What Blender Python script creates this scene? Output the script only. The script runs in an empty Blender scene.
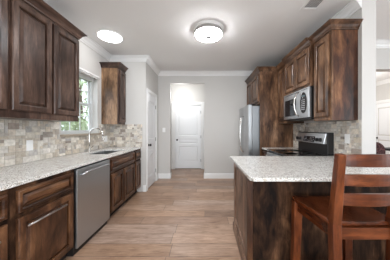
import bpy, bmesh, math, random
from mathutils import Vector, Matrix
random.seed(7)
C = bpy.context.scene.collection
SC = bpy.context.scene
PI = math.pi

# ------------------------------------------------------------------ camera
cam_d = bpy.data.cameras.new('camera')
cam = bpy.data.objects.new('camera', cam_d); C.objects.link(cam)
cam.location = (0, 0, 1.28); cam.rotation_euler = (PI/2, 0, 0)
cam_d.sensor_width = 36; cam_d.lens = 176/390*36
cam_d.shift_x = -9.5/390; cam_d.shift_y = -1.0/390
cam_d.clip_start = 0.05; cam_d.clip_end = 200
SC.camera = cam

# ------------------------------------------------------------------ world, lights, exposure
w = bpy.data.worlds.new('sky'); SC.world = w; w.use_nodes = True
wn = w.node_tree.nodes; bg = wn['Background']
bg.inputs[0].default_value = (0.80, 0.90, 1.0, 1); bg.inputs[1].default_value = 1.6
SC.view_settings.view_transform = 'Standard'; SC.view_settings.look = 'None'
SC.view_settings.exposure = 1.3; SC.view_settings.gamma = 1.0
SC.view_settings.use_curve_mapping = False

def area(name, loc, rot, sx, sy, power, col=(1, 1, 1)):
    d = bpy.data.lights.new(name, 'AREA'); d.shape = 'RECTANGLE'; d.size = sx; d.size_y = sy
    d.energy = power; d.color = col
    o = bpy.data.objects.new(name, d); C.objects.link(o); o.location = loc; o.rotation_euler = rot
    return o
# area fills added at unseen openings behind the camera and beside the living area
area('rear_fill_light', (0.2, -2.86, 1.45), (PI/2, 0, 0), 3.2, 1.9, 38, (.93, .97, 1.0))
area('living_fill_light', (5.42, -0.6, 1.45), (PI/2, 0, PI/2), 3.0, 1.9, 26, (.93, .97, 1.0))
def disk(name, loc, power, size, col=(1, .985, .96)):
    o = area(name, loc, (0, 0, 0), size, size, power, col); o.data.shape = 'DISK'; return o
def point(name, loc, power, col=(1, .985, .96), r=.12, parent=None):
    d = bpy.data.lights.new(name, 'POINT'); d.energy = power; d.color = col; d.shadow_soft_size = r
    o = bpy.data.objects.new(name, d); C.objects.link(o); o.location = loc
    if parent: o.parent = parent
    return o

# ------------------------------------------------------------------ materials
def mat(name, col=(.8, .8, .8), rough=.5, metal=0, spec=.5, emit=None, es=0, coat=0):
    m = bpy.data.materials.new(name); m.use_nodes = True
    b = m.node_tree.nodes['Principled BSDF']
    b.inputs['Base Color'].default_value = (*col, 1); b.inputs['Roughness'].default_value = rough
    b.inputs['Metallic'].default_value = metal; b.inputs['Specular IOR Level'].default_value = spec
    b.inputs['Coat Weight'].default_value = coat
    if emit: b.inputs['Emission Color'].default_value = (*emit, 1); b.inputs['Emission Strength'].default_value = es
    return m
def nd(m, t, **k):
    n = m.node_tree.nodes.new(t)
    for a, v in k.items(): setattr(n, a, v)
    return n
def ln(m, a, b): m.node_tree.links.new(a, b)
def coords(m, scale, rnd=True):
    tc = nd(m, 'ShaderNodeTexCoord'); mp = nd(m, 'ShaderNodeMapping'); mp.inputs['Scale'].default_value = scale
    if rnd:
        oi = nd(m, 'ShaderNodeObjectInfo'); mu = nd(m, 'ShaderNodeMath', operation='MULTIPLY'); mu.inputs[1].default_value = 37
        ln(m, oi.outputs['Random'], mu.inputs[0])
        ad = nd(m, 'ShaderNodeVectorMath', operation='ADD'); ln(m, tc.outputs['Object'], ad.inputs[0]); ln(m, mu.outputs[0], ad.inputs[1])
        ln(m, ad.outputs[0], mp.inputs['Vector'])
    else: ln(m, tc.outputs['Object'], mp.inputs['Vector'])
    return mp.outputs[0]
def noise(m, vec, scale, detail=4, rough=.55, dist=0):
    n = nd(m, 'ShaderNodeTexNoise'); n.inputs['Scale'].default_value = scale; n.inputs['Detail'].default_value = detail
    n.inputs['Roughness'].default_value = rough; n.inputs['Distortion'].default_value = dist
    ln(m, vec, n.inputs['Vector']); return n.outputs['Fac']
def ramp(m, fac, stops):
    r = nd(m, 'ShaderNodeValToRGB'); e = r.color_ramp.elements
    while len(e) < len(stops): e.new(.5)
    for i, (p, c) in enumerate(stops): e[i].position = p; e[i].color = (*c, 1)
    ln(m, fac, r.inputs[0]); return r.outputs[0]
def mix(m, a, b, fac, mode='MIX'):
    x = nd(m, 'ShaderNodeMix', data_type='RGBA', blend_type=mode)
    if isinstance(fac, (int, float)): x.inputs[0].default_value = fac
    else: ln(m, fac, x.inputs[0])
    for s, i in ((a, 6), (b, 7)):
        if isinstance(s, tuple): x.inputs[i].default_value = (*s, 1)
        else: ln(m, s, x.inputs[i])
    return x.outputs[2]
def base(m, c): ln(m, c, m.node_tree.nodes['Principled BSDF'].inputs['Base Color'])
def bump(m, h, s=.2, d=.002):
    b = nd(m, 'ShaderNodeBump'); b.inputs['Strength'].default_value = s; b.inputs['Distance'].default_value = d
    ln(m, h, b.inputs['Height']); ln(m, b.outputs[0], m.node_tree.nodes['Principled BSDF'].inputs['Normal'])

def wood(name, dark, mid, light, axis='z', rough=.31, knots=True, big=2.2, spec=.38):
    dark, mid, light = tuple(q*.62 for q in dark), tuple(q*.72 for q in mid), tuple(q*.86 for q in light)
    m = mat(name, mid, rough, spec=spec)
    sc = {'z': (1, 1, .16), 'x': (.16, 1, 1), 'y': (1, .16, 1)}[axis]
    v = coords(m, sc)
    sc2 = {'z': (1, 1, .38), 'x': (.38, 1, 1), 'y': (1, .38, 1)}[axis]
    v2 = coords(m, sc2)
    blot = noise(m, v2, big*2.4, 5, .6, .5)
    grain = noise(m, v, 52, 6, .65, .3)
    c1 = ramp(m, blot, [(.33, dark), (.50, mid), (.68, light)])
    g = ramp(m, grain, [(.36, (.48, .45, .43)), (.58, (1.14, 1.14, 1.14))])
    c = mix(m, c1, g, .7, 'MULTIPLY')
    st = noise(m, coords(m, tuple(q*(1 if q == 1 else .5) for q in sc)), 11, 3, .6, .4)
    c = mix(m, c, ramp(m, st, [(.36, (.42, .38, .35)), (.58, (1.1, 1.1, 1.1))]), .6, 'MULTIPLY')
    if knots:
        vo = nd(m, 'ShaderNodeTexVoronoi'); vo.inputs['Scale'].default_value = 4.2
        ln(m, coords(m, sc2), vo.inputs['Vector'])
        k = ramp(m, vo.outputs['Distance'], [(.03, (.10, .08, .07)), (.09, (1, 1, 1))])
        c = mix(m, c, k, .85, 'MULTIPLY')
    base(m, c); bump(m, grain, .12, .001)
    return m
D_, M_, L_ = (.030, .012, .006), (.115, .048, .023), (.27, .13, .062)
W_V = wood('alder_vertical', D_, M_, L_, 'z')
W_H = wood('alder_horizontal', D_, M_, L_, 'x')
W_Y = wood('alder_depthwise', D_, M_, L_, 'y')
W_UP = wood('alder_upper', (.050, .026, .019), (.110, .062, .045), (.190, .116, .086), 'z')
W_UPH = wood('alder_upper_rail', (.050, .026, .019), (.110, .062, .045), (.190, .116, .086), 'x')
W_WARM = wood('alder_warm', (.14, .075, .040), (.33, .19, .105), (.46, .28, .16), 'z')
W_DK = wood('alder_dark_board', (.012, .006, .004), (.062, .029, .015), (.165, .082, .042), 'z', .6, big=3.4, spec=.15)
STOOL = wood('cherry_stain', (.08, .018, .006), (.15, .037, .011), (.24, .068, .022), 'z', .28, False)
STOOLX = wood('cherry_stain_rail', (.08, .018, .006), (.15, .037, .011), (.24, .068, .022), 'x', .28, False)
STOOLS = wood('cherry_stain_seat', (.075, .017, .006), (.13, .032, .010), (.18, .05, .018), 'y', .16, False)

def paint(name, col, rough=.6, b=.04):
    m = mat(name, col, rough, spec=.3); v = coords(m, (1, 1, 1), False)
    n = noise(m, v, 180, 2); bump(m, n, b, .001)
    base(m, mix(m, col, tuple(x*.965 for x in col), noise(m, v, 1.3, 2)))
    return m
WALL = paint('greige_paint', (.60, .585, .56))
CEIL = paint('ceiling_paint', (.84, .84, .835), .8, .15)
TRIM = mat('white_trim_paint', (.80, .80, .79), .35)
DOORP = mat('white_door_paint', (.80, .81, .82), .35)
BLACK = mat('black_plastic', (.012, .012, .013), .35)
BLKGL = mat('black_glass', (.01, .01, .012), .06, spec=.6)
BLKMET = mat('dark_bronze', (.02, .017, .015), .4, .6)
TOE = mat('toe_kick_black', (.012, .009, .008), .6)
GROUT = mat('tile_grout', (.50, .47, .42), .9)
PLATE = mat('white_plate', (.85, .85, .84), .3)
CHROME = mat('brushed_nickel', (.72, .70, .67), .2, 1)
HANDLE = mat('handle_nickel', (.34, .31, .30), .28, 1)
def steel(name, col=(.47, .485, .50), r=.3, axis='x'):
    m = mat(name, col, r, .95)
    v = coords(m, (.02, 1, 1) if axis == 'x' else (1, 1, .02))
    n = noise(m, v, 160, 2)
    x = nd(m, 'ShaderNodeMapRange'); x.inputs[3].default_value = r-.06; x.inputs[4].default_value = r+.08
    ln(m, n, x.inputs[0]); ln(m, x.outputs[0], m.node_tree.nodes['Principled BSDF'].inputs['Roughness'])
    return m
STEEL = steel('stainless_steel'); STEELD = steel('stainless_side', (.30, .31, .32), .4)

def granite():
    m = mat('pale_granite', (.6, .58, .55), .16, spec=.5); v = coords(m, (1, 1, 1), False)
    n1 = noise(m, v, 22, 5, .7, .4); n2 = noise(m, v, 125, 3, .75)
    c = ramp(m, n1, [(.30, (.50, .49, .46)), (.44, (.78, .77, .74)), (.62, (.90, .89, .87))])
    k = ramp(m, n2, [(.38, (.07, .06, .05)), (.45, (.55, .53, .50)), (.51, (1, 1, 1))])
    c = mix(m, c, k, .85, 'MULTIPLY')
    n3 = noise(m, v, 45, 2, .5)
    t = ramp(m, n3, [(.60, (1, 1, 1)), (.70, (.62, .50, .36))])
    base(m, mix(m, c, t, .6, 'MULTIPLY')); return m
GRAN = granite()

def attrmat(name, rough, spec=.4):
    m = mat(name, rough=rough, spec=spec)
    a = nd(m, 'ShaderNodeAttribute'); a.attribute_name = 'tint'
    return m, a.outputs['Color']
TILE, tcol = attrmat('travertine_tile', .55)
_v = coords(TILE, (1, 1, 1), False)
_n = noise(TILE, _v, 30, 5, .65)
base(TILE, mix(TILE, tcol, ramp(TILE, _n, [(.3, (.70, .68, .66)), (.62, (1.12, 1.12, 1.12))]), .8, 'MULTIPLY')); bump(TILE, _n, .3, .002)
PLANK, pcol = attrmat('wood_look_plank', .34, .45)
_v = coords(PLANK, (.12, 1, 1), False); _g = noise(PLANK, _v, 30, 7, .7, 1.2)
_v2 = coords(PLANK, (.35, 1, 1), False); _b = noise(PLANK, _v2, 5, 4, .6, .6)
_c = mix(PLANK, pcol, ramp(PLANK, _g, [(.34, (.55, .49, .44)), (.58, (1.12, 1.12, 1.12))]), .85, 'MULTIPLY')
base(PLANK, mix(PLANK, _c, ramp(PLANK, _b, [(.3, (.78, .72, .67)), (.65, (1.1, 1.1, 1.1))]), .7, 'MULTIPLY')); bump(PLANK, _g, .15, .001)

# ------------------------------------------------------------------ mesh helpers
class MB:
    def __init__(s): s.v = []; s.f = []; s.c = []
    def add(s, vs, fs, col=None):
        n = len(s.v); s.v += [tuple(p) for p in vs]; s.f += [tuple(i+n for i in f) for f in fs]; s.c += [col]*len(fs)
        return s
    def box(s, x0, x1, y0, y1, z0, z1, col=None):
        if x0 > x1: x0, x1 = x1, x0
        if y0 > y1: y0, y1 = y1, y0
        if z0 > z1: z0, z1 = z1, z0
        vs = [(x, y, z) for z in (z0, z1) for y in (y0, y1) for x in (x0, x1)]
        return s.add(vs, [(0, 2, 3, 1), (4, 5, 7, 6), (0, 1, 5, 4), (2, 6, 7, 3), (0, 4, 6, 2), (1, 3, 7, 5)], col)
    def bar(s, p0, p1, a, b=None, up=(0, 0, 1), a2=None, b2=None):
        """square bar from p0 to p1, width a, depth b (a2, b2 at the far end)"""
        b = b or a; a2 = a2 or a; b2 = b2 or b
        p0, p1 = Vector(p0), Vector(p1); d = (p1-p0).normalized(); u = Vector(up)
        if abs(d.dot(u)) > .95: u = Vector((0, 1, 0))
        r = d.cross(u).normalized(); u = r.cross(d)
        vs = [p + r*sx*aa/2 + u*sy*bb/2 for p, aa, bb in ((p0, a, b), (p1, a2, b2)) for sx, sy in ((-1, -1), (1, -1), (1, 1), (-1, 1))]
        return s.add(vs, [(3, 2, 1, 0), (4, 5, 6, 7)] + [(i, (i+1) % 4, (i+1) % 4+4, i+4) for i in range(4)])
    def tube(s, pts, r, n=12, caps=True):
        pts = [Vector(p) for p in pts]; rs = r if isinstance(r, (list, tuple)) else [r]*len(pts)
        d0 = (pts[1]-pts[0]).normalized(); u = Vector((0, 0, 1)) if abs(d0.z) < .9 else Vector((1, 0, 0))
        vs = []
        for i, p in enumerate(pts):
            d = (pts[min(i+1, len(pts)-1)]-pts[max(i-1, 0)]).normalized()
            a = d.cross(u).normalized(); u = a.cross(d).normalized()
            vs += [p + (a*math.cos(2*PI*k/n)+u*math.sin(2*PI*k/n))*rs[i] for k in range(n)]
        fs = [(i*n+k, i*n+(k+1) % n, (i+1)*n+(k+1) % n, (i+1)*n+k) for i in range(len(pts)-1) for k in range(n)]
        if caps: fs += [tuple(range(n))[::-1], tuple(range((len(pts)-1)*n, len(pts)*n))]
        return s.add(vs, fs)
    def lathe(s, prof, c=(0, 0, 0), n=32, axis='z'):
        vs = []
        for r, h in prof:
            for k in range(n):
                a = 2*PI*k/n; x, y = r*math.cos(a), r*math.sin(a)
                vs.append({'z': (c[0]+x, c[1]+y, c[2]+h), 'x': (c[0]+h, c[1]+x, c[2]+y), 'y': (c[0]+x, c[1]+h, c[2]+y)}[axis])
        fs = [(i*n+k, i*n+(k+1) % n, (i+1)*n+(k+1) % n, (i+1)*n+k) for i in range(len(prof)-1) for k in range(n)]
        fs += [tuple(range(n))[::-1], tuple(range((len(prof)-1)*n, len(prof)*n))]
        return s.add(vs, fs)
    def sweep(s, path, prof, closed=False):
        """prof: (out, z) swept along a flat path; out is to the LEFT of the travel direction"""
        P = [Vector(p).to_2d() for p in path]; n = len(P); vs = []
        for i, p in enumerate(P):
            dn = []
            if closed or i > 0: dn.append((p-P[i-1]).normalized())
            if closed or i < n-1: dn.append((P[(i+1) % n]-p).normalized())
            ns = [Vector((-d.y, d.x)) for d in dn]
            if len(ns) == 2:
                m = (ns[0]+ns[1]); m = m/ (m.length_squared/2) if m.length > 1e-6 else ns[0]
            else: m = ns[0]
            vs += [(p.x+m.x*o, p.y+m.y*o, z) for o, z in prof]
        k = len(prof); rng = range(n if closed else n-1)
        fs = [(i*k+j, i*k+(j+1) % k, ((i+1) % n)*k+(j+1) % k, ((i+1) % n)*k+j) for i in rng for j in range(k)]
        if not closed: fs += [tuple(range(k))[::-1], tuple(range((n-1)*k, n*k))]
        return s.add(vs, fs)
    def rings(s, x0, x1, z0, z1, rg, fill=True, back=True):
        """nested rectangles in the xz plane: rg = (inset, y)"""
        vs = []
        for i, y in rg: vs += [(x0+i, y, z0+i), (x1-i, y, z0+i), (x1-i, y, z1-i), (x0+i, y, z1-i)]
        fs = [(r*4+k, r*4+(k+1) % 4, r*4+4+(k+1) % 4, r*4+4+k) for r in range(len(rg)-1) for k in range(4)]
        if fill: e = (len(rg)-1)*4; fs.append((e, e+1, e+2, e+3))
        if back and fill: fs.append((3, 2, 1, 0))
        return s.add(vs, fs)
    def slab(s, xs, ys, mask, z0, z1):
        """slab on a grid of cells; mask(i, j) says which cells are solid"""
        g = {}
        def V(i, j, t):
            if (i, j, t) not in g: g[(i, j, t)] = len(s.v); s.v.append((xs[i], ys[j], (z0, z1)[t]))
            return g[(i, j, t)]
        def F(*f): s.f.append(f); s.c.append(None)
        nx, ny = len(xs)-1, len(ys)-1
        M = lambda i, j: 0 <= i < nx and 0 <= j < ny and mask(i, j)
        for i in range(nx):
            for j in range(ny):
                if not M(i, j): continue
                F(V(i, j, 1), V(i+1, j, 1), V(i+1, j+1, 1), V(i, j+1, 1)); F(V(i, j, 0), V(i, j+1, 0), V(i+1, j+1, 0), V(i+1, j, 0))
                if not M(i-1, j): F(V(i, j, 0), V(i, j, 1), V(i, j+1, 1), V(i, j+1, 0))
                if not M(i+1, j): F(V(i+1, j, 0), V(i+1, j+1, 0), V(i+1, j+1, 1), V(i+1, j, 1))
                if not M(i, j-1): F(V(i, j, 0), V(i+1, j, 0), V(i+1, j, 1), V(i, j, 1))
                if not M(i, j+1): F(V(i, j+1, 0), V(i, j+1, 1), V(i+1, j+1, 1), V(i+1, j+1, 0))
        return s
    def build(s, name, material, parent=None, bevel=0, smooth=False, seg=2, fix=True):
        me = bpy.data.meshes.new(name); me.from_pydata(s.v, [], s.f)
        if any(c is not None for c in s.c):
            at = me.color_attributes.new('tint', 'FLOAT_COLOR', 'CORNER')
            for p, c in zip(me.polygons, s.c):
                for li in p.loop_indices: at.data[li].color = (*(c or (.5, .5, .5)), 1)
        if fix:
            bm = bmesh.new(); bm.from_mesh(me); bmesh.ops.recalc_face_normals(bm, faces=bm.faces); bm.to_mesh(me); bm.free()
        me.materials.append(material)
        o = bpy.data.objects.new(name, me); C.objects.link(o)
        if smooth:
            for p in me.polygons: p.use_smooth = True
        if bevel:
            b = o.modifiers.new('bevel', 'BEVEL'); b.width = bevel; b.segments = seg; b.limit_method = 'ANGLE'; b.angle_limit = math.radians(40)
        if parent: o.parent = parent
        return o
def B(*a): return MB().box(*a)
def tag(o, label, cat, group=None, kind=None):
    o['label'] = label; o['category'] = cat
    if group: o['group'] = group
    if kind: o['kind'] = kind
    return o
def thing(name, label, cat, loc=(0, 0, 0), rz=0, group=None):
    o = bpy.data.objects.new(name, None); C.objects.link(o); o.empty_display_size = .1
    o.location = loc; o.rotation_euler = (0, 0, rz); return tag(o, label, cat, group)
def struct(o): o['kind'] = 'structure'; return o
def arc(x0, r, a0, a1, n): return [(x0[0]+r*math.cos(a0+(a1-a0)*i/n), x0[1]+r*math.sin(a0+(a1-a0)*i/n)) for i in range(n+1)]

# ------------------------------------------------------------------ room constants
XL, XR, ZC = -1.94, 1.78, 2.76
YRET, YB, YH = 3.60, 4.56, 5.64      # return wall, kitchen back wall, hall end wall
XS = -1.20                           # pantry side wall
YW = 1.99                            # end of right wall
XFAR = 5.5

# floor planks (one object): rows along X
fl = MB(); fl.box(-2.2, 5.7, -3.1, 7.6, -.08, -.0015, (.17, .13, .10))
pal = [(.58, .38, .26), (.49, .315, .215), (.64, .44, .32), (.46, .305, .22), (.58, .42, .33), (.54, .35, .235)]
y = 1.966-.2*26; row = 0
while y < 7.6:
    x = -2.2 + random.uniform(-1.2, 0)
    if abs(y-1.966) < .01: x = -2.2-.13-.45
    while x < 5.7:
        a, b = max(x+.003, -2.2), min(x+1.2-.003, 5.7)
        c = random.choice(pal); k = random.uniform(.86, 1.1)*.73; c = tuple(q*k for q in c)
        y0, y1 = max(y+.003, -3.1), min(y+.2-.003, 7.6)
        if b > a and y1 > y0: fl.add([(a, y0, 0), (b, y0, 0), (b, y1, 0), (a, y1, 0)], [(0, 1, 2, 3)], c)
        x += 1.2
    y += .2; row += 1
struct(fl.build('floor', PLANK, fix=False))
struct(B(-2.2, 5.7, -3.1, 7.6, ZC, ZC+.1).build('ceiling', CEIL))

# left wall with the sink window opening
WY0, WY1, WZ0, WZ1 = 2.38, 3.19, 1.205, 2.20
m = MB()
m.box(XL-.16, XL, -3.0, WY0, 0, ZC); m.box(XL-.16, XL, WY1, YB+.12, 0, ZC)
m.box(XL-.16, XL, WY0, WY1, 0, WZ0-.02); m.box(XL-.16, XL, WY0, WY1, WZ1, ZC)
struct(m.build('wall_left', WALL))
# return wall facing the camera, and pantry side wall with the door opening
struct(B(XL, XS-.12, YRET, YRET+.12, 0, ZC).build('wall_left_return', WALL))
PY0, PY1, PZ = 3.70, 4.34, 2.06
m = MB(); m.box(XS-.12, XS, YRET, PY0, 0, ZC); m.box(XS-.12, XS, PY1, YB, 0, ZC); m.box(XS-.12, XS, PY0, PY1, PZ, ZC)
struct(m.build('wall_left_pantry', WALL))
# back wall with the cased-less hall opening
OX0, OX1, OZ = -.89, -.005, 2.47
m = MB(); m.box(XL, OX0, YB, YB+.12, 0, ZC); m.box(OX1, XR+.16, YB, YB+.12, 0, ZC); m.box(OX0, OX1, YB, YB+.12, OZ, ZC)
struct(m.build('wall_back', WALL))
# hall
HX0, HX1 = -.98, -.08
m = MB(); m.box(-1.9, HX0-.02, YH, YH+.12, 0, ZC); m.box(HX1+.02, .6, YH, YH+.12, 0, ZC); m.box(HX0-.02, HX1+.02, YH, YH+.12, 2.07, ZC)
m.box(HX0-.02, HX1+.02, YH+.12, YH+.14, 0, ZC)
struct(m.build('wall_hall_end', WALL))
struct(B(-1.9, -1.8, YB+.12, YH, 0, ZC).build('wall_hall_left', WALL))
struct(B(.03, .15, YB+.12, YH, 0, ZC).build('wall_hall_right', WALL))
# right kitchen wall
struct(B(XR, XR+.16, YW, YB, 0, ZC).build('wall_right', WALL))
# living room side: header wall with wide opening, far side wall, rear wall, end wall
m = MB(); m.box(XR+.16, XFAR, 3.0, 3.14, 2.30, ZC); m.box(XR+.16, 2.55, 3.0, 3.14, 0, 2.30)
struct(m.build('wall_header', WALL))
m = MB()
m.box(XFAR, XFAR+.12, 1.0, 7.4, 0, ZC); m.box(XFAR, XFAR+.12, -3.0, -2.2, 0, ZC)
m.box(XFAR, XFAR+.12, -2.2, 1.0, 0, .4); m.box(XFAR, XFAR+.12, -2.2, 1.0, 2.4, ZC)
struct(m.build('wall_far_right', WALL))
m = MB(); m.box(XL-.16, -1.5, -3.0, -2.9, 0, ZC); m.box(1.9, XFAR, -3.0, -2.9, 0, ZC); m.box(-1.5, 1.9, -3.0, -2.9, 0, .4); m.box(-1.5, 1.9, -3.0, -2.9, 2.4, ZC)
struct(m.build('wall_rear', WALL))
struct(B(.6, XFAR, 7.3, 7.42, 0, ZC).build('wall_far_end', WALL))
struct(B(XR+.01, XR+.13, YB+.12, 7.3, 0, ZC).build('wall_far_left', WALL))

# crown mouldings and baseboards
CR = [(0, ZC-.105), (.012, ZC-.105), (.016, ZC-.088), (.028, ZC-.078), (.040, ZC-.052), (.062, ZC-.030), (.070, ZC-.018), (.085, ZC-.014), (.085, ZC-.001), (0, ZC-.001)]
def sweep_o(name, path, prof, mt=TRIM): return struct(MB().sweep(path, prof).build(name, mt))
sweep_o('trim_1', [(XR, YW), (XR, YB), (XS, YB), (XS, YRET), (XL, YRET), (XL, -2.9)], CR)
sweep_o('trim_2', [(XFAR, 3.0), (XR+.16, 3.0)], CR)
sweep_o('trim_3', [(XFAR, 3.14), (XFAR, 7.3)][::1], CR) if False else sweep_o('trim_3', [(XFAR, 3.14), (XFAR, 7.3), (XR+.13, 7.3)], CR)
sweep_o('trim_4', [(XFAR, -2.9), (XFAR, 3.0)], CR)
BB = [(0, 0), (.014, 0), (.014, .11), (.009, .128), (0, .132)]
sweep_o('baseboard_back_right', [(.9, YB), (OX1, YB), (OX1, YB+.12)], BB)
sweep_o('baseboard_back_left', [(OX0, YB+.12), (OX0, YB), (XS, YB), (XS, PY1+.075)], BB)
sweep_o('baseboard_left_return', [(XS, PY0-.075), (XS, YRET), (-1.255, YRET)], BB)
sweep_o('baseboard_hall', [(HX0-.09, YH), (-1.8, YH), (-1.8, YB+.13)], BB)
sweep_o('baseboard_wall_end', [(XR+.16, 2.99), (XR+.16, YW), (XR+.12, YW)], BB)
sweep_o('baseboard_far_right', [(XFAR, 3.2), (XFAR, 4.34)], BB)

# ------------------------------------------------------------------ doors
def casing(name, root, x0, x1, z1, wd=.07, y=-.016):
    m = MB()
    for a, b in ((x0-wd, x0), (x1, x1+wd)): m.box(a, b, y, 0, 0, z1)
    m.box(x0-wd, x1+wd, y, 0, z1, z1+wd)
    for a, b in ((x0-wd+.012, x0-.02), (x1+.02, x1+wd-.012)): m.box(a, b, y-.006, y, 0, z1+.01)
    m.box(x0-wd+.012, x1+wd-.012, y-.006, y, z1+.02, z1+wd-.012)
    return m.build(name, TRIM, root, .003)
def panel_door(root, x0, x1, z0, z1, y, panels, arch=False):
    """slab with recessed panels: frame pieces around the panels plus raised fields"""
    m = MB(); st = .105; t = .036
    m.box(x0, x0+st, y, y+t, z0, z1); m.box(x1-st, x1, y, y+t, z0, z1)
    ed = [z0] + [e for p in panels for e in p] + [z1]
    for a, b in zip(ed[::2], ed[1::2]): m.box(x0+st, x1-st, y, y+t, a, b)
    slab = m.build('slab', DOORP, root, .0015)
    for a, b in panels:
        MB().rings(x0+st, x1-st, a, b, [(0, y+t-.003), (0, y+.002), (.012, y+.012), (.022, y+.012), (.045, y+.004)]).build('panel', DOORP, slab)
        if arch:
            c = (x0+x1)/2; hw = (x1-x0)/2-st
            pts = [(c+hw*math.cos(PI*i/14), y-.001, b-.075+.06*math.sin(PI*i/14)) for i in range(15)]
            MB().tube(pts, .005, 6).build('panel_arch_bead', DOORP, slab)
    return slab
def knob(root, x, z, y):
    return MB().lathe([(.001, -.062), (.018, -.060), (.027, -.048), (.026, -.034), (.011, -.026), (.010, -.010), (.028, -.008), (.028, 0), (.001, 0)], (x, y, z), 20, 'y').build('door_knob', BLKMET, root, smooth=True)
def hinge(root, x, z, y): return B(x-.009, x+.009, y-.008, y, z-.045, z+.045).build('hinge', BLKMET, root, .003)
# door_1: pantry door, local frame facing +X
d1 = bpy.data.objects.new('door_1', None); C.objects.link(d1); struct(d1); d1.location = (XS, PY0, 0); d1.rotation_euler = (0, 0, PI/2)
pw = PY1-PY0
casing('door_casing', d1, 0, pw, PZ)
B(0, .018, 0, .12, 0, PZ).build('door_jamb', TRIM, d1); B(pw-.018, pw, 0, .12, 0, PZ).build('door_jamb', TRIM, d1); B(.018, pw-.018, 0, .12, PZ-.018, PZ).build('door_head_jamb', TRIM, d1)
panel_door(d1, .02, pw-.02, .01, PZ-.02, .004, [(.24, .74), (.82, .96), (1.06, 1.90)], True)
knob(d1, .085, .935, .003)
for z in (.26, 1.03, 1.81): hinge(d1, pw-.016, z, .002)
# door_2: hall door
d2 = bpy.data.objects.new('door_2', None); C.objects.link(d2); struct(d2); d2.location = (HX0, YH, 0)
hw_ = HX1-HX0
casing('door_casing', d2, 0, hw_, 2.07, .075)
B(-.019, .03, 0, .12, 0, 2.07).build('door_jamb', TRIM, d2); B(hw_-.03, hw_+.019, 0, .12, 0, 2.07).build('door_jamb', TRIM, d2); B(.03, hw_-.03, 0, .12, 2.045, 2.07).build('door_head_jamb', TRIM, d2)
panel_door(d2, .035, hw_-.035, .012, 2.04, .03, [(.24, .72), (.81, .96), (1.07, 1.93)])
knob(d2, .10, .93, .03)
for z in (.27, 1.03, 1.82): hinge(d2, hw_-.034, z, .028)
# door_3: wide white panelled door on the far room's side wall
d3 = bpy.data.objects.new('door_3', None); C.objects.link(d3); struct(d3); d3.location = (XFAR, 5.7, 0); d3.rotation_euler = (0, 0, -PI/2)
casing('door_casing', d3, 0, 1.25, 2.08, .09)
panel_door(d3, .01, 1.24, .01, 2.07, -.037+.03, [(.2, .5), (.62, .95), (1.07, 1.95)])
knob(d3, .10, 1.0, -.008)

# ------------------------------------------------------------------ window over the sink
w1 = bpy.data.objects.new('window_1', None); C.objects.link(w1); struct(w1); w1.location = (XL-.09, WY0, WZ0); w1.rotation_euler = (0, 0, PI/2)
WW, WH = WY1-WY0, WZ1-WZ0
VIN = mat('white_vinyl', (.60, .62, .62), .35)
m = MB()
m.box(0, .045, -.0, .055, 0, WH); m.box(WW-.045, WW, 0, .055, 0, WH); m.box(.045, WW-.045, 0, .055, 0, .028); m.box(.045, WW-.045, 0, .055, WH-.05, WH)
m.build('window_frame', VIN, w1, .002)
mz = WH*.5
m = MB()
for z0, z1, yy in ((.028, mz+.02, .005), (mz-.02, WH-.05, .028)):
    m.box(.045, .08, yy, yy+.022, z0, z1); m.box(WW-.08, WW-.045, yy, yy+.022, z0, z1); m.box(.08, WW-.08, yy, yy+.022, z0, z0+.026); m.box(.08, WW-.08, yy, yy+.022, z1-.035, z1)
m.build('sash', VIN, w1, .0015)
m = MB()
for k in (1, 2):
    xx = .08+(WW-.16)*k/3
    m.box(xx-.007, xx+.007, .014, .022, .05, mz-.015); m.box(xx-.007, xx+.007, .036, .044, mz+.015, WH-.085)
m.box(.08, WW-.08, .0145, .0215, mz/2+.03, mz/2+.044); m.box(.08, WW-.08, .0365, .0435, mz*1.5-.03, mz*1.5-.016)
m.build('muntin', VIN, w1)
GL = bpy.data.materials.new('window_glass'); GL.use_nodes = True
nt = GL.node_tree; nt.nodes.remove(nt.nodes['Principled BSDF'])
g1 = nt.nodes.new('ShaderNodeBsdfTransparent'); g2 = nt.nodes.new('ShaderNodeBsdfGlossy'); g2.inputs['Roughness'].default_value = .02
mx = nt.nodes.new('ShaderNodeMixShader')
mx.inputs[0].default_value = .07; nt.links.new(g1.outputs[0], mx.inputs[1]); nt.links.new(g2.outputs[0], mx.inputs[2])
nt.links.new(mx.outputs[0], nt.nodes['Material Output'].inputs[0])
m = MB(); m.box(.08, WW-.08, .016, .020, .05, mz-.015); m.box(.08, WW-.08, .038, .042, mz+.015, WH-.085)
m.build('glass', GL, w1)
# tiled sill and white header strip standing proud of the wall
SILL = mat('stone_sill', (.36, .30, .23), .5)
MB().box(-.02, WW+.02, -.128, 0.0, -.032, 0).build('window_sill', SILL, w1, .003)
m = MB().box(-.02, WW+.01, -.125, -.091, WH-.005, WH+.028); m.box(-.01, WW, -.11, -.091, WH-.03, WH-.005)
m.build('window_head_trim', TRIM, w1, .002)
BLIND = mat('white_blind', (.78, .78, .77), .5)
m = MB(); m.box(.05, WW-.05, -.05, -.01, WH-.045, WH-.004)
for k in range(5): m.box(.055, WW-.055, -.052, -.008, WH-.05-.007*k-.004, WH-.05-.007*k)
m.build('raised_blind', BLIND, w1)

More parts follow.
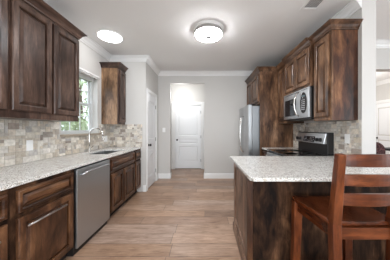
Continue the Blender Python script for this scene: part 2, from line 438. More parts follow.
# ------------------------------------------------------------------ trees outside the window
LEAF = mat('leaf_green', (.16, .22, .09), .6); _v = coords(LEAF, (1, 1, 1)); base(LEAF, ramp(LEAF, noise(LEAF, _v, 3, 3), [(.3, (.16, .22, .10)), (.6, (.46, .52, .34))]))
BARK = mat('bark', (.10, .075, .055), .9)
GRASS = mat('grass', (.12, .17, .06), .9)
struct(B(-30, -2.15, -5, 40, -.5, -.25).build('ground_outside', GRASS))
def tree(name, label, x, y, h, r, group):
    t = thing(name, label, 'tree', (x, y, -.25), 0, group)
    MB().tube([(0, 0, 0), (.05, .04, h*.4), (-.04, 0, h*.8)], [.12, .09, .04], 8).build('trunk', BARK, t)
    m = MB()
    for _ in range(1500):
        u = Vector((random.gauss(0, 1), random.gauss(0, 1), random.gauss(0, 1))).normalized()*r*random.uniform(.45, 1)**.5
        p = Vector((u.x, u.y, h*.58+u.z*h*.38/r)); s = random.uniform(.05, .10)*(.5+r*.6)
        a = Vector((random.gauss(0, 1), random.gauss(0, 1), random.gauss(0, 1))).normalized(); b = a.orthogonal().normalized()
        m.add([p-a*s, p-b*s*.5, p+a*s, p+b*s*.5], [(0, 1, 2, 3)])
    m.build('foliage', LEAF, t, fix=False)
tree('garden_tree', 'leafy green tree seen through the sink window, low and nearest the glass', -4.5, 5.2, 2.5, .9, None)
tree('garden_tree', 'leafy tree in the middle of the view through the sink window', -6.3, 8.9, 5.6, 2.0, None)
tree('garden_tree', 'tall leafy tree farthest back beyond the sink window', -11.3, 11.6, 7.5, 2.8, None)

# ------------------------------------------------------------------ tiled backsplashes
def tiles(name, label, x0, x1, z0, z1, loc, rz, skip=None, seed=1):
    rnd = random.Random(seed)
    pal = [(.50, .46, .40), (.56, .53, .48), (.46, .43, .38), (.50, .45, .38), (.54, .48, .41), (.42, .37, .31), (.36, .32, .28), (.58, .54, .48), (.48, .44, .40), (.26, .22, .19), (.50, .44, .36), (.40, .38, .36), (.53, .50, .46)]
    t = thing(name, label, 'backsplash', loc, rz)
    u = .034; nx = int((x1-x0)/u+.5); nz = int((z1-z0)/u+.5); ux = (x1-x0)/nx; uz = (z1-z0)/nz
    occ = [[False]*nz for _ in range(nx)]; m = MB(); g = MB()
    for i in range(nx):
        for j in range(nz):
            cx, cz = x0+(i+.5)*ux, z0+(j+.5)*uz
            if skip and skip(cx, cz): occ[i][j] = True
            else: g.add([(x0+i*ux, -.004, z0+j*uz), (x0+(i+1)*ux, -.004, z0+j*uz), (x0+(i+1)*ux, -.004, z0+(j+1)*uz), (x0+i*ux, -.004, z0+(j+1)*uz)], [(0, 1, 2, 3)])
    for j in range(nz):
        for i in range(nx):
            if occ[i][j]: continue
            opts = [(3, 2), (2, 1), (2, 2), (3, 2), (1, 1), (3, 1), (2, 1), (1, 2), (4, 2)]; rnd.shuffle(opts)
            for a, b in opts + [(1, 1)]:
                if i+a <= nx and j+b <= nz and not any(occ[p][q] for p in range(i, i+a) for q in range(j, j+b)): break
            for p in range(i, i+a):
                for q in range(j, j+b): occ[p][q] = True
            X0, X1, Z0, Z1 = x0+i*ux+.0016, x0+(i+a)*ux-.0016, z0+j*uz+.0016, z0+(j+b)*uz-.0016
            c = rnd.choice(pal); k = rnd.uniform(.85, 1.12)*1.22; c = tuple(q*k for q in c); e = .002
            vs = [(X0, -.004, Z0), (X1, -.004, Z0), (X1, -.004, Z1), (X0, -.004, Z1), (X0+e, -.010, Z0+e), (X1-e, -.010, Z0+e), (X1-e, -.010, Z1-e), (X0+e, -.010, Z1-e)]
            m.add(vs, [(4, 5, 6, 7), (0, 1, 5, 4), (1, 2, 6, 5), (2, 3, 7, 6), (3, 0, 4, 7)], c)
    m.build('stone_tiles', TILE, t, fix=False); g.build('grout', GROUT, t, fix=False)
    return t
ZT = .915
tiles('tile_backsplash', 'mixed beige and brown stone tile backsplash on the left wall behind the sink', 0, YRET-.0, ZT, 1.375, (XL, 0, 0), PI/2, lambda x, z: WY0-.03 < x < WY1+.03 and z > WZ0-.03, 3)
tiles('tile_backsplash', 'narrow stone tile backsplash on the short end wall past the sink', .012, XS-.07-XL, ZT, 1.375, (XL, YRET, 0), 0, None, 5)
tiles('tile_backsplash', 'stone tile backsplash on the right wall behind the range', 0, 3.515-YW, ZT, 1.385, (XR, 3.515, 0), -PI/2, None, 8)

# ------------------------------------------------------------------ cabinets
def crown_prof(z): return [(0, z-.085), (.010, z-.085), (.014, z-.07), (.022, z-.06), (.034, z-.035), (.056, z-.018), (.060, z-.012), (.070, z-.010), (.070, z), (0, z)]
def raised(root, kind, x0, x1, z0, z1, wv, wh, fw=.055, t=.024):
    """raised panel front whose back sits on local y = 0"""
    dm = MB().rings(x0, x1, z0, z1, [(0, 0), (0, -t+.007), (.004, -t+.005), (.007, -t), (fw-.007, -t), (fw-.003, -t+.004), (fw+.002, -t+.006), (fw+.003, -.001)], fill=False, back=False)
    d = dm.build(kind, wv if kind == 'door' else wh, root)
    MB().rings(x0, x1, z0, z1, [(fw-.004, -.0005), (fw+.011, -.001), (fw+.013, -.006), (fw+.032, -t+.005), (fw+.033, -t+.002)]).build(kind+'_panel', wv if kind == 'door' else wh, d)
    return d
def pull(d, x0, x1, z, y=-.024):
    m = MB().tube([(x0, y-.032, z), (x1, y-.032, z)], .0075, 10)
    for x in (x0+.03, x1-.03): m.tube([(x, y, z), (x, y-.032, z)], .005, 8)
    return m.build('handle', HANDLE, d, smooth=True)
def cabinet(name, label, loc, rz, W, D, z0, z1, fronts, wv=W_V, wh=W_H, wside=None, toe=False, crown=None, ends=(0, 0), group=None, cat='cabinet', side_panel=None, valance=0, kick_end=True):
    t = thing(name, label, cat, loc, rz, group)
    zb = z0+(.1 if toe else 0)
    B(0, W, .019, D, zb, z1).build('carcass', wside or wv, t, .001)
    # face frame: outer members and the rails/stiles left between the fronts
    m = MB(); xs = sorted({0, W} | {f[1] for f in fronts} | {f[2] for f in fronts}); zs = sorted({zb, z1} | {f[3] for f in fronts} | {f[4] for f in fronts})
    ov = .012
    def inside(x, z): return any(f[1]+ov < x < f[2]-ov and f[3]+ov < z < f[4]-ov for f in fronts)
    ex = sorted({0, W} | {f[1]+ov for f in fronts} | {f[2]-ov for f in fronts}); ez = sorted({zb, z1} | {f[3]+ov for f in fronts} | {f[4]-ov for f in fronts})
    ms = MB()
    ms.slab(ex, ez, lambda i, j: not inside((ex[i]+ex[i+1])/2, (ez[j]+ez[j+1])/2), 0, .019)
    ms.v = [(a, c, b) for a, b, c in ms.v]
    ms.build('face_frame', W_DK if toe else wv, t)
    for f in fronts:
        d = raised(t, f[0], f[1], f[2], f[3], f[4], wv, wh, .055 if f[0] == 'door' else .030)
        if len(f) > 5 and f[5]: pull(d, *f[5])
    if toe: B(.0, W, .07, D, z0, zb).build('toe_kick', TOE, t)
    if crown:
        p = [(W, 0), (0, 0)]
        if ends[1]: p = [(W, D)] + p
        if ends[0]: p = p + [(0, D)]
        # outward is to the left of the travel direction
        P = p[::-1]; prof = [(-o, z) for o, z in crown_prof(crown)]
        MB().sweep(P, prof).build('crown', wh, t)
        B(0, W, .0, D, z1, crown-.004).build('top_cap', wh, t)
    if side_panel:  # applied frame on an exposed end: ('lo'|'hi')
        x = 0 if side_panel == 'lo' else W; s = -1 if side_panel == 'lo' else 1
    return t
RZL, RZR = PI/2, -PI/2
# uppers, left wall (front of frame at X = -1.62)
UF = -1.62; UD = UF-XL
UW = dict(wv=W_UP, wh=W_UPH)
cabinet('upper_cabinet', 'dark stained wall cabinet at the left edge of the photo, nearest the camera', (UF, .64, 0), RZL, .812, UD, 1.375, 2.43,
        [('door', .03, .40, 1.44, 2.40), ('door', .412, .79, 1.44, 2.40)], crown=2.515, **UW)
cabinet('upper_cabinet', 'dark stained wall cabinet with two raised panel doors beside the sink window', (UF, 1.454, 0), RZL, .806, UD, 1.375, 2.43,
        [('door', .012, .395, 1.44, 2.40), ('door', .42, .795, 1.44, 2.40)], crown=2.515, ends=(0, 1), **UW)
c3 = cabinet('upper_cabinet', 'slim single door wall cabinet in the corner past the sink window', (UF, 3.31, 0), RZL, .28, UD, 1.37, 2.43,
        [('door', .03, .26, 1.41, 2.40)], crown=2.515, ends=(1, 0), wv=W_UP, wh=W_UPH, wside=W_WARM)
# base cabinets, left wall (face frame at X = -1.31)
BF = -1.31; BD = BF-XL-.002
cabinet('base_cabinet', 'dark wood base cabinet at the bottom left corner, nearest the camera', (BF, .55, 0), RZL, .635, BD, 0, .884,
        [('drawer', .03, .605, .69, .85), ('door', .03, .605, .115, .655, (.17, .53, .585))], toe=True)
cabinet('base_cabinet', 'dark wood base cabinet with drawer over a wide pull-out front, next to the dishwasher', (BF, 1.186, 0), RZL, .574, BD, 0, .884,
        [('drawer', .035, .55, .69, .85), ('door', .035, .55, .115, .655, (.065, .42, .59))], toe=True)
# dishwasher gap 1.765 - 2.395
cabinet('base_cabinet', 'dark wood sink base cabinet with false drawer front over two doors', (BF, 2.40, 0), RZL, .875, BD, 0, .66,
        [('door', .05, .405, .115, .64), ('door', .43, .85, .115, .64)], toe=True)
sb = [o for o in C.objects if o.get('label', '').startswith('dark wood sink base')][0]
m = MB().box(0, .875, 0, .019, .66, .884); m.box(0, .019, .019, BD, .66, .884); m.box(.856, .875, .019, BD, .66, .884)
m.build('apron_frame', W_H, sb)
raised(sb, 'drawer', .05, .85, .69, .85, W_V, W_H, .03)
cabinet('base_cabinet', 'slim dark wood base cabinet with small drawer at the far end of the sink counter', (BF, 3.277, 0), RZL, .32, BD, 0, .884,
        [('drawer', .03, .29, .69, .85), ('door', .03, .29, .115, .655)], toe=True)

# left countertop with sink cut-out
SX0, SX1, SY0, SY1 = -1.80, -1.42, 2.56, 3.17
xs = [XL+.002, SX0, SX1, -1.295]; ys = [.5, SY0, (SY0+SY1)/2-.012, (SY0+SY1)/2+.012, SY1, YRET-.001]
o = MB().slab(xs, ys, lambda i, j: not (i == 1 and j in (1, 3)) and not (i == 1 and j == 2), .884, .914).build('countertop', GRAN, None, .004)
tag(o, 'long pale speckled granite countertop running along the left wall', 'countertop')
# undermount double bowl sink
sk = thing('kitchen_sink', 'undermount stainless double bowl sink in the left countertop', 'sink', ((SX0+SX1)/2, (SY0+SY1)/2, .884))
def bowl(y0, y1):
    x0, x1 = -.195, .195; zt, zb = -.001, -.19; m = MB()
    I = [(x0, y0), (x1, y0), (x1, y1), (x0, y1)]; e = .02
    Bt = [(x0+e, y0+e), (x1-e, y0+e), (x1-e, y1-e), (x0+e, y1-e)]
    vs = [(*p, zt) for p in I] + [(*p, zb+.02) for p in I] + [(*p, zb) for p in Bt] + [(p[0]*1.02, p[1]*1.0, zb-.004) for p in I] + [(p[0]*1.02, p[1], zt) for p in I]
    fs = [(k, (k+1) % 4, (k+1) % 4+4, k+4) for k in range(4)] + [(k+4, (k+1) % 4+4, (k+1) % 4+8, k+8) for k in range(4)] + [(8, 9, 10, 11)]
    m.add(vs, fs); return m
SINK = steel('sink_steel', (.40, .40, .40), .3)
hs = (SY1-SY0)/2
bowl(-hs, -.012).build('bowl', SINK, sk, fix=False); bowl(.012, hs).build('bowl', SINK, sk, fix=False)
B(-.195, .195, -.012, .012, -.03, -.004).build('divider', CHROME, sk, .003)
for yy in (-hs/2, hs/2): MB().lathe([(.001, -.188), (.035, -.188), (.04, -.184), (.001, -.183)], (0, yy, 0), 20).build('drain', CHROME, sk)
# faucet
fc = thing('faucet', 'tall brushed nickel gooseneck faucet standing behind the sink', 'faucet', (-1.865, 2.85, .914))
MB().lathe([(.001, 0), (.028, 0), (.028, .006), (.020, .02), (.017, .05), (.013, .06), (.001, .06)], n=20).build('base', CHROME, fc, smooth=True)
pts = [(0, 0, .05), (0, 0, .16), (0, 0, .27)] + [(.11-.11*math.cos(a), 0, .27+.11*math.sin(a)) for a in [PI*k/14 for k in range(1, 14)]] + [(.222, 0, .25)]
MB().tube(pts, .0115, 14).build('spout', CHROME, fc, smooth=True)
MB().tube([(.222, 0, .25), (.226, 0, .20), (.227, 0, .185)], [.014, .017, .015], 14).build('spray_head', CHROME, fc, smooth=True)
MB().tube([(0, .015, .045), (0, .04, .055), (.01, .085, .085)], [.011, .008, .006], 10).build('lever', CHROME, fc, smooth=True)

# dishwasher
dw = thing('dishwasher', 'stainless steel dishwasher with bar handle set in the left base cabinets', 'dishwasher', (BF, 1.77, 0), RZL)
DWW = .62
B(0, DWW, .0, .56, .10, .872).build('tub', BLACK, dw)
B(.004, DWW-.004, -.026, -.001, .07, .868).build('door', STEEL, dw, .004)
m = MB(); hp = [(.06, -.028, .80), (.075, -.055, .815), (.12, -.062, .822)] + [(.12+.38*k/6, -.062-.008*math.sin(PI*k/6), .822+.006*math.sin(PI*k/6)) for k in range(1, 6)] + [(.50, -.062, .822), (.545, -.055, .815), (.56, -.028, .80)]
m.tube(hp, .011, 10).build('handle', STEEL, dw, smooth=True)
B(.0, DWW, .012, .5, 0, .094).build('toe_kick', TOE, dw)

# ------------------------------------------------------------------ right wall cabinets, local x runs towards the camera
RF = 1.475; RD = XR-RF
RW = dict(wv=W_V, wh=W_H, wside=W_WARM)
W_R = wood('alder_right', (.06, .028, .014), (.19, .095, .050), (.38, .215, .12), 'z'); W_RH = wood('alder_right_rail', (.05, .024, .013), (.14, .070, .038), (.27, .15, .085), 'x')
RW = dict(wv=W_R, wh=W_RH, wside=W_R)
W_END = wood('alder_end_panel', (.04, .016, .010), (.125, .048, .026), (.30, .14, .065), 'z', .3)
n1 = cabinet('wall_cabinet', 'single door wall cabinet nearest the bar stool, with a broad dark brown end panel', (RF, 2.372, 0), RZR, .332, RD, 1.385, 2.43,
        [('door', .03, .30, 1.43, 2.40)], wv=W_R, wh=W_RH, wside=W_END, crown=2.515, ends=(0, 1))
n2 = cabinet('wall_cabinet', 'two door wall cabinet mounted above the microwave', (RF-.035, 3.145, 0), RZR, .772, RD+.035, 1.865, 2.43,
        [('door', .03, .375, 1.90, 2.40), ('door', .395, .745, 1.90, 2.40)], crown=2.515, ends=(0, 0), **RW)
n3 = cabinet('wall_cabinet', 'narrow wall cabinet between the microwave and the refrigerator side panel', (RF, 3.515, 0), RZR, .369, RD, 1.385, 2.43,
        [('door', .03, .335, 1.43, 2.40)], crown=2.515, **RW)
fcab = cabinet('refrigerator_cabinet', 'deep two door cabinet above the refrigerator with a full height brown side panel', (1.11, 4.555, 0), RZR, 1.015, XR-1.11, 1.80, 2.43,
        [('door', .03, .49, 1.835, 2.40), ('door', .51, .98, 1.835, 2.40)], crown=2.515, ends=(0, 1), **RW)
B(1.015, 1.035, 0, XR-1.11, 0, 2.43).build('side_panel', W_R, fcab, .001)

# refrigerator
rf = thing('refrigerator', 'stainless steel side by side refrigerator against the far right wall', 'refrigerator', (.885, 4.50, 0), RZR)
FW, FZ = .92, 1.775
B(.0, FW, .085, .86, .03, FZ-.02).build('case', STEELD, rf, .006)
def fdoor(x0, x1):
    n = 8; prof = [(x0, .08), (x0, .02)] + [(x0+(x1-x0)*k/n, .012-.012*math.sin(PI*k/n)) for k in range(0, n+1)] + [(x1, .02), (x1, .08)]
    k = len(prof); vs = [(x, y, z) for z in (.06, FZ) for x, y in prof]
    return MB().add(vs, [(i, (i+1) % k, (i+1) % k+k, i+k) for i in range(k)] + [tuple(range(k))[::-1], tuple(range(k, 2*k))])
dl = fdoor(.003, FW*.47-.003).build('freezer_door', STEEL, rf, .004); dr = fdoor(FW*.47+.003, FW-.003).build('refrigerator_door', STEEL, rf, .004)
for d, x in ((dl, FW*.47-.05), (dr, FW*.47+.05)):
    pts = [(x, .004, .75), (x, -.035, .80), (x, -.06, .95), (x, -.068, 1.15), (x, -.06, 1.35), (x, -.035, 1.52), (x, .004, 1.57)]
    MB().tube(pts, .012, 10).build('handle', CHROME, d, smooth=True)
B(.02, FW-.02, .09, .5, 0, .05).build('base_grille', BLACK, rf); B(.02, .12, .03, .16, FZ, FZ+.015).build('hinge_cover', BLACK, rf, .003); B(FW-.12, FW-.02, .03, .16, FZ, FZ+.015).build('hinge_cover', BLACK, rf, .003)

# far right base unit and counter
cabinet('base_cabinet', 'narrow dark wood base cabinet between the range and the refrigerator', (1.17, 3.515, 0), RZR, .345, XR-1.17, 0, .884,
        [('drawer', .03, .315, .69, .85), ('door', .03, .315, .115, .655)], toe=True)
o = MB().slab([1.145, XR-.011], [3.168, 3.517], lambda i, j: True, .884, .914).build('countertop', GRAN, None, .004)
tag(o, 'short strip of granite countertop between the range and the refrigerator', 'countertop')

# range
rg = thing('kitchen_range', 'stainless and black electric range under the microwave', 'range', (1.14, 3.16, 0), RZR)
RGW, RGD = .756, XR-1.14-.012
B(0, RGW, .02, RGD, .08, .905).build('body', BLACK, rg)
B(.01, RGW-.01, -.025, .019, .27, .875).build('oven_door', STEEL, rg, .004)
B(.10, RGW-.10, -.028, -.0255, .40, .70).build('oven_window', BLKGL, rg, .002)
m = MB(); m.tube([(.04, -.02, .80)]+[(.04+.676*k/10, -.045-.045*math.sin(PI*k/10), .815) for k in range(11)]+[(.716, -.02, .80)], .013, 10)
m.build('handle', STEEL, rg, smooth=True)
B(.01, RGW-.01, -.02, .019, .09, .25).build('storage_drawer', STEEL, rg, .004)
B(-.002, RGW+.002, -.022, RGD-.085, .905, .918).build('cooktop', BLKGL, rg, .003)
bmk = mat('burner_mark', (.12, .12, .12), .3)
for x, y, r in ((.2, .14, .09), (.56, .14, .11), (.2, .40, .11), (.56, .40, .09)): MB().lathe([(r, .9182), (r, .9188), (r-.004, .9188), (r-.004, .9182), (r, .9182)], (x, y, 0), 32).build('burner_ring', bmk, rg)
bk = RGD-.08   # backguard: slanted stainless face with black ends
def wedge(x0, x1, yf0, yf1, yb, za, zb_): return MB().add([(x0, yf0, za), (x1, yf0, za), (x1, yb, za), (x0, yb, za), (x0, yf1, zb_), (x1, yf1, zb_), (x1, yb, zb_), (x0, yb, zb_)], [(0, 1, 5, 4), (1, 2, 6, 5), (2, 3, 7, 6), (3, 0, 4, 7), (4, 5, 6, 7), (3, 2, 1, 0)])
B(0, RGW, bk-.005, RGD, .918, 1.23).build('backguard', BLACK, rg, .004)
bp = wedge(.012, RGW-.012, bk-.055, bk-.02, bk-.006, 1.07, 1.22).build('control_panel', STEEL, rg, .006)
def onp(z): return bk-.055+(.035)*(z-1.07)/.15
m = wedge(.24, .53, onp(1.085)-.002, onp(1.17)-.002, onp(1.17)+.01, 1.085, 1.17); m.build('clock_display', BLKGL, bp)
for x in (.06, .145, .59, .665):
    k = MB().lathe([(.001, -.026), (.022, -.026), (.026, -.004), (.027, 0), (.001, 0)], (x, onp(1.12), 1.125), 20, 'y').build('knob', BLACK, bp)
wv_ = mat('display_print', (.5, .5, .52), .5)
m = MB()
for r in range(3):
    for c in range(7):
        if 2 <= c <= 3 and r > 0: continue
        z = 1.10+r*.024; x = .265+c*.038; B(x, x+.016, onp(z)-.0045, onp(z)-.002, z, z+.005).build('button', wv_, bp)

# microwave
mw = thing('microwave', 'stainless over-the-range microwave with curved handle and black window', 'microwave', (1.415, 3.14, 1.43), RZR)
MWW, MWH, MWD = .756, .43, XR-1.415-.002
B(0, MWW, .03, MWD, .0, MWH).build('body', BLACK, mw, .003)
B(0, MWW, 0, .03, .012, MWH-.0).build('door', STEEL, mw, .004)
B(.055, .42, -.004, 0.0, .06, .33).build('window', BLKGL, mw, .003)
# oval control pad with buttons
cx, cz = .622, .225; pts = [(cx+.085*math.cos(a), cz+.15*math.sin(a)) for a in [2*PI*k/28 for k in range(28)]]
m = MB().add([(x, 0, z) for x, z in pts]+[(x, -.004, z) for x, z in pts], [(k, (k+1) % 28, (k+1) % 28+28, k+28) for k in range(28)]+[tuple(range(28, 56))])
cp = m.build('control_pad', BLKGL, mw)
m = MB()
for r in range(6):
    for c in range(3): x = cx-.042+c*.03; z = cz-.10+r*.027; B(x, x+.018, -.0055, -.004, z, z+.012).build('button', wv_, cp)
B(cx-.04, cx+.045, -.0055, -.004, cz+.085, cz+.108).build('clock_display', mat('lcd_dark', (.05, .09, .10), .2), cp)
MB().tube([(.50, .002, .045), (.50, -.035, .07), (.50, -.062, .14), (.50, -.072, .22), (.50, -.062, .30), (.50, -.035, .37), (.50, .002, .395)], .012, 10).build('handle', CHROME, mw, smooth=True)
B(.02, MWW-.02, .04, MWD-.02, -.012, 0).build('vent_grille', BLACK, mw)
m = MB()
for k in range(18): m.box(.04+k*.038, .065+k*.038, -.002, .0, MWH-.028, MWH-.018)
m.build('vent_slots', BLACK, mw)

# ------------------------------------------------------------------ peninsula
pn = thing('peninsula_cabinet', 'dark knotty wood peninsula base with a framed end panel under the granite top', 'cabinet', (0, 0, 0))
PX0, PX1, PYF, PYK = .375, 1.775, 1.555, 2.25
B(PX0+.02, PX1-.0, PYF+.012, PYK, .10, .884).build('carcass', W_V, pn)
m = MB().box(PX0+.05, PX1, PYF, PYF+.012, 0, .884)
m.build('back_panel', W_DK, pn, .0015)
B(PX0-.0, PX0+.05, PYF-.004, PYF+.05, .0, .884).build('corner_post', W_V, pn, .002)
# framed end panel, in the YZ plane
def flipx(o):  # local xz rings -> facing -X
    for v in o.data.vertices: v.co = Vector((PX0+v.co.y, v.co.x, v.co.z))
    return o
ep = flipx(MB().rings(PYF+.05, PYK, .10, .884, [(0, .02), (0, .0), (.07, .0), (.078, .010), (.079, .018)], fill=False, back=False).build('end_panel_frame', W_V, pn))
W_EP = wood('alder_peninsula_end', (.16, .09, .06), (.29, .175, .12), (.38, .24, .17), 'z', .4)
q = flipx(MB().rings(PYF+.05, PYK, .10, .884, [(.076, .019), (.076, .011)]).build('end_panel_field', W_EP, ep)); ep.data.materials[0] = W_EP
m = MB().sweep([(PX0+.0, PYF-.004), (PX0+.0, PYK)], [(0, 0), (.014, 0), (.014, .085), (.006, .10), (0, .10)]).build('base_moulding', W_EP, pn)
pk = raised(pn, 'door', .0, .45, .115, .85, W_V, W_H)
for v in pk.data.vertices: v.co = Vector((.97-v.co.x, PYK-v.co.y, v.co.z))
for c in pk.children:
    for v in c.data.vertices: v.co = Vector((.97-v.co.x, PYK-v.co.y, v.co.z))
o = MB().slab([.345, 1.125, XR-.011, 1.97], [1.32, YW-.004, 2.385], lambda i, j: not (i == 2 and j == 1), .884, .914).build('countertop', GRAN, None, .005)
bm = bmesh.new(); bm.from_mesh(o.data)
eg = [e for e in bm.edges if all(abs(v.co.x-.345) < 1e-4 and abs(v.co.y-1.32) < 1e-4 for v in e.verts)]
bmesh.ops.bevel(bm, geom=eg, offset=.045, segments=5, profile=.5, affect='EDGES'); bm.to_mesh(o.data); bm.free()
tag(o, 'broad pale granite peninsula countertop in front of the bar stools', 'countertop')
B(1.15, XR-.0, PYK, 2.395, .10, .884).build('corner_carcass', W_V, pn)

# ------------------------------------------------------------------ bar stools
def stool(loc, rz, label):
    t = thing('bar_stool', label, 'bar stool', loc, rz, 'bar stools at the peninsula')
    # local: +y towards the counter (front), -y the back; seat centre at the origin
    W2, FY, BY, ZS = .215, .19, -.20, .735
    nx, ny = 12, 12; m = MB(); top = []; bot = []
    for j in range(ny+1):
        v = -1+2*j/ny
        hw = .225 + .022*v
        for i in range(nx+1):
            u = -1+2*i/nx
            x = u*hw; yy = -.205+.41*(j/ny); 
            if v > .7: x *= 1-.06*(v-.7)/.3
            dip = -.016*(1-u*u)*(1-.5*abs(v)**2)
            top.append((x, yy + .012*(1-u*u)*(1 if v > .99 else 0), ZS+dip)); bot.append((x*.985, yy*.985, ZS-.034))
    n = (nx+1)*(ny+1); fs = []
    for j in range(ny):
        for i in range(nx):
            a = j*(nx+1)+i; fs += [(a, a+1, a+nx+2, a+nx+1), (n+a, n+a+nx+1, n+a+nx+2, n+a+1)]
    ring = [i for i in range(nx+1)]+[j*(nx+1)+nx for j in range(1, ny+1)]+[ny*(nx+1)+i for i in range(nx-1, -1, -1)]+[j*(nx+1) for j in range(ny-1, 0, -1)]
    for k in range(len(ring)): a, b = ring[k], ring[(k+1) % len(ring)]; fs.append((a, a+n, b+n, b))
    m.add(top+bot, fs); m.build('seat', STOOLS, t, .013, smooth=False, seg=3)
    for s in (-1, 1):
        MB().bar((s*.200, FY-.02, ZS-.034), (s*.212, FY+.0, 0), .066, .055, (0, 1, 0), .052, .046).build('front_leg', STOOL, t, .004)
        pp = MB(); pp.bar((s*.174, BY-.0, ZS+.02), (s*.180, BY-.03, 0), .054, .05, (0, 1, 0), .046, .04)
        pp.build('rear_leg', STOOL, t, .004)
        MB().bar((s*.174, BY-.0, ZS-.02), (s*.180, BY-.055, 1.14), .054, .05, (0, 1, 0), .046, .036).build('back_post', STOOL, t, .005)
        MB().bar((s*.200, FY-.04, ZS-.07), (s*.178, BY+.02, ZS-.07), .022, .07).build('side_apron', STOOLX if False else STOOLS, t, .002)
        MB().bar((s*.208, FY-.01, .20), (s*.180, BY-.02, .20), .022, .032).build('side_stretcher', STOOLS, t, .003)
    def slat(z, h):
        m = MB(); k = 12; vs = []; yb = BY-.055*(z-ZS)/.405
        for i in range(k+1):
            u = -1+2*i/k; dy = -.022*(1-u*u)
            for a, b in ((-.010, -h/2), (.010, -h/2), (.010, h/2), (-.010, h/2)): vs.append((u*.160, yb+dy+a, z+b+ (.006*(1-u*u) if b > 0 else 0)))
        f = [(i*4+q, i*4+(q+1) % 4, i*4+4+(q+1) % 4, i*4+4+q) for i in range(k) for q in range(4)]+[(3, 2, 1, 0), (k*4, k*4+1, k*4+2, k*4+3)]
        m.add(vs, f).build('back_slat', STOOLX, t, .003)
    slat(1.102, .066); slat(.988, .062); slat(.872, .066)
    B(-.16, .16, BY-.012, BY+.012, ZS-.105, ZS-.036).build('rear_apron', STOOLX, t, .002)
    B(-.18, .18, FY-.035, FY-.012, ZS-.100, ZS-.036).build('front_apron', STOOLX, t, .002)
    MB().bar((-.19, FY-.01, .18), (.19, FY-.01, .18), .022, .045).build('footrest', STOOLX, t, .003)
    MB().bar((-.165, BY-.02, .24), (.165, BY-.02, .24), .022, .036).build('rear_stretcher', STOOLX, t, .003)
    return t
s1 = stool((.945, 1.245, 0), 0, 'reddish brown slat back bar stool whose whole seat shows, nearest the camera')
def copy_tree(o, parent=None):
    c = o.copy(); C.objects.link(c)
    if parent: c.parent = parent
    for ch in list(o.children): copy_tree(ch, c)
    return c
s2 = copy_tree(s1); s2.location = (1.70, 1.22, 0); s2['label'] = 'second reddish brown bar stool at the right edge, mostly hidden behind the first one'

# ------------------------------------------------------------------ ceiling lights, vent
GLOW = mat('lit_glass', (.95, .93, .9), .4, emit=(1.0, .97, .92), es=1.0)
GLOWB = mat('lit_bowl_glass', (.95, .93, .9), .4, emit=(.98, .98, 1.0), es=30.0)
GLOWD = mat('lit_disc', (.95, .93, .9), .4, emit=(.98, .98, 1.0), es=6.5)
cl = thing('ceiling_light', 'round flush ceiling light with brushed nickel band and centre finial, mid ceiling', 'ceiling light', (.06, 2.62, ZC))
MB().lathe([(.001, -.001), (.228, -.001), (.228, -.010), (.205, -.024), (.001, -.024)], n=48).build('canopy', TRIM, cl)
MB().lathe([(.190, -.022), (.200, -.022), (.203, -.074), (.190, -.074)], n=48).build('nickel_band', mat('satin_nickel', (.42, .41, .40), .4, .8), cl)
MB().lathe([(.194, -.060), (.198, -.074), (.196, -.082), (.184, -.098), (.12, -.110), (.001, -.113)], n=48).build('glass_bowl', GLOWB, cl, smooth=True)
MB().lathe([(.001, -.109), (.046, -.113), (.044, -.120), (.012, -.124), (.008, -.130), (.001, -.131)], n=20).build('finial', mat('finial_nickel', (.25, .25, .25), .4, .8), cl, smooth=True)
c2 = thing('ceiling_light', 'thin round white disc light on the ceiling above the sink', 'ceiling light', (-1.50, 2.80, ZC))
MB().lathe([(.001, -.001), (.192, -.001), (.190, -.014), (.178, -.018), (.001, -.018)], n=48).build('trim_ring', TRIM, c2)
MB().lathe([(.001, -.0175), (.172, -.0175), (.168, -.026), (.001, -.030)], n=48).build('diffuser', GLOWD, c2)
point('hall_fill_light', (-.7, 5.1, 2.25), 6.5, (.98, .99, 1), .12)  # added point fill and the unseen fixture above it brighten the hall
h = thing('ceiling_light', 'unseen small round ceiling light added in the hall', 'ceiling light', (-.7, 5.1, ZC))
MB().lathe([(.001, -.001), (.15, -.001), (.15, -.02), (.13, -.05), (.001, -.06)], n=32).build('diffuser', GLOW, h)
point('far_room_fill_light', (3.9, 5.0, 2.2), 30, (1, .97, .94), .2)  # point fill without a fixture, added to brighten the far room
for lx, ly in ((-.7, .35), (.5, -.3), (-.2, -1.6), (3.6, .9)):  # unseen recessed fixtures added as overhead fill
    t = thing('added_recessed_light', 'unseen round recessed light added behind the camera for fill' if ly < .8 else 'unseen round recessed light added over the living area for fill', 'ceiling light', (lx, ly, ZC), 0, 'added recessed fill lights behind the camera' if ly < .8 else None)
    MB().lathe([(.001, -.001), (.09, -.001), (.09, -.008), (.07, -.012), (.001, -.012)], n=32).build('lens', GLOW, t)
    disk('recessed_fill_light', (lx, ly, 2.745), 4 if ly < .8 else 2, .14, (.96, .98, 1))
vt = thing('ceiling_vent', 'white louvred air vent in the ceiling above the right cabinets', 'vent', (1.285, 1.98, ZC))
m = MB(); 
for a in ((-.105, -.075, -.2, .2), (.075, .105, -.2, .2), (-.075, .075, -.2, -.16), (-.075, .075, .16, .2)): m.box(a[0], a[1], a[2], a[3], -.01, -.001)
m.build('frame', TRIM, vt, .002)
B(-.075, .075, -.16, .16, -.003, -.001).build('duct_backing', mat('duct_grey', (.26, .26, .26), .8), vt)  # plain grey sheet behind the louvres
m = MB()
for k in range(8): x = -.066+k*.019; m.add([(x, -.16, -.009), (x+.012, -.16, -.003), (x+.012, .16, -.003), (x, .16, -.009)], [(0, 1, 2, 3)])
m.build('louvres', mat('vent_louvre', (.66, .66, .66), .5), vt, fix=False)

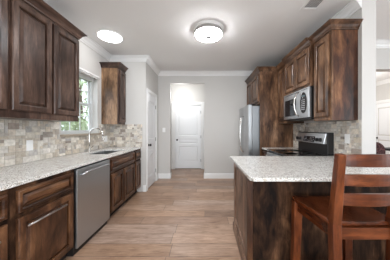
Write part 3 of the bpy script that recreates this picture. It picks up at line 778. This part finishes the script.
# ------------------------------------------------------------------ outlets and switches
def plate(name, label, loc, rz, wdt=.07, kind='outlet', group=None):
    t = thing(name, label, kind, loc, rz, group)
    B(-wdt/2, wdt/2, -.006, 0, -.058, .058).build('plate', PLATE, t, .002)
    n = 2 if wdt > .1 else 1
    for k in range(n):
        x = (k-.5)*.046 if n == 2 else 0
        if kind == 'outlet':
            for z in (-.02, .02): B(x-.015, x+.015, -.0085, -.006, z-.014, z+.014).build('socket', PLATE, t, .003)
        else: B(x-.016, x+.016, -.009, -.006, -.033, .033).build('rocker', PLATE, t, .002)
    return t
plate('wall_outlet', 'white outlet on the left backsplash under the two door cabinet', (XL+.0105, 1.94, 1.10), RZL, .072)
plate('wall_outlet', 'white two gang plate on the left backsplash past the faucet', (XL+.0105, 3.43, 1.09), RZL, .118)
plate('wall_outlet', 'white outlet on the right backsplash between the range and the stool', (XR-.0105, 2.18, 1.16), RZR, .075)
plate('light_switch', 'white light switch on the back wall left of the hall opening', (-1.05, YB-.0005, 1.255), 0, .075, 'switch')
plate('light_switch', 'white light switch in the hall beside the white door', (-1.115, YH-.0005, 1.25), 0, .07, 'switch')

# ------------------------------------------------------------------ far room: armchair and low dark table
FAB = mat('burgundy_fabric', (.075, .022, .026), .7); base(FAB, ramp(FAB, noise(FAB, coords(FAB, (1, 1, 1)), 22, 3), [(.42, (.035, .012, .015)), (.6, (.16, .07, .07))]))
ac = thing('armchair', 'dark burgundy patterned armchair in the far room past the wall end', 'armchair', (4.27, 4.15, 0), .1)
B(-.36, .36, -.30, .34, .14, .40).build('base', FAB, ac, .03); B(-.27, .27, -.30, .22, .40, .50).build('seat_cushion', FAB, ac, .04)
n = 14; pr = [(-.27, .40)]+[(-.27*math.cos(PI*k/n), .72+.24*math.sin(PI*k/n)) for k in range(n+1)]+[(.27, .40)]; k = len(pr)
MB().add([(x, y_, z) for y_ in (.20, .36) for x, z in pr], [(i, (i+1) % k, (i+1) % k+k, i+k) for i in range(k)]+[tuple(range(k))[::-1], tuple(range(k, 2*k))]).build('backrest', FAB, ac, .03)
for s in (-1, 1): B(s*.28, s*.39, -.31, .25, .14, .60).build('arm', FAB, ac, .035)
for sx in (-.31, .31):
    for sy in (-.25, .29): MB().bar((sx, sy, .145), (sx, sy, 0), .05, .05, (0, 1, 0), .03, .03).build('leg', BLKMET, ac)
sd = thing('side_table', 'round black side table beside the burgundy armchair', 'table', (5.15, 4.72, 0))
MB().lathe([(.001, .70), (.28, .70), (.28, .76), (.001, .76)], n=32).build('tabletop', BLACK, sd, .004)
MB().lathe([(.16, 0), (.16, .02), (.03, .04), (.03, .70)], n=20).build('pedestal', BLACK, sd)
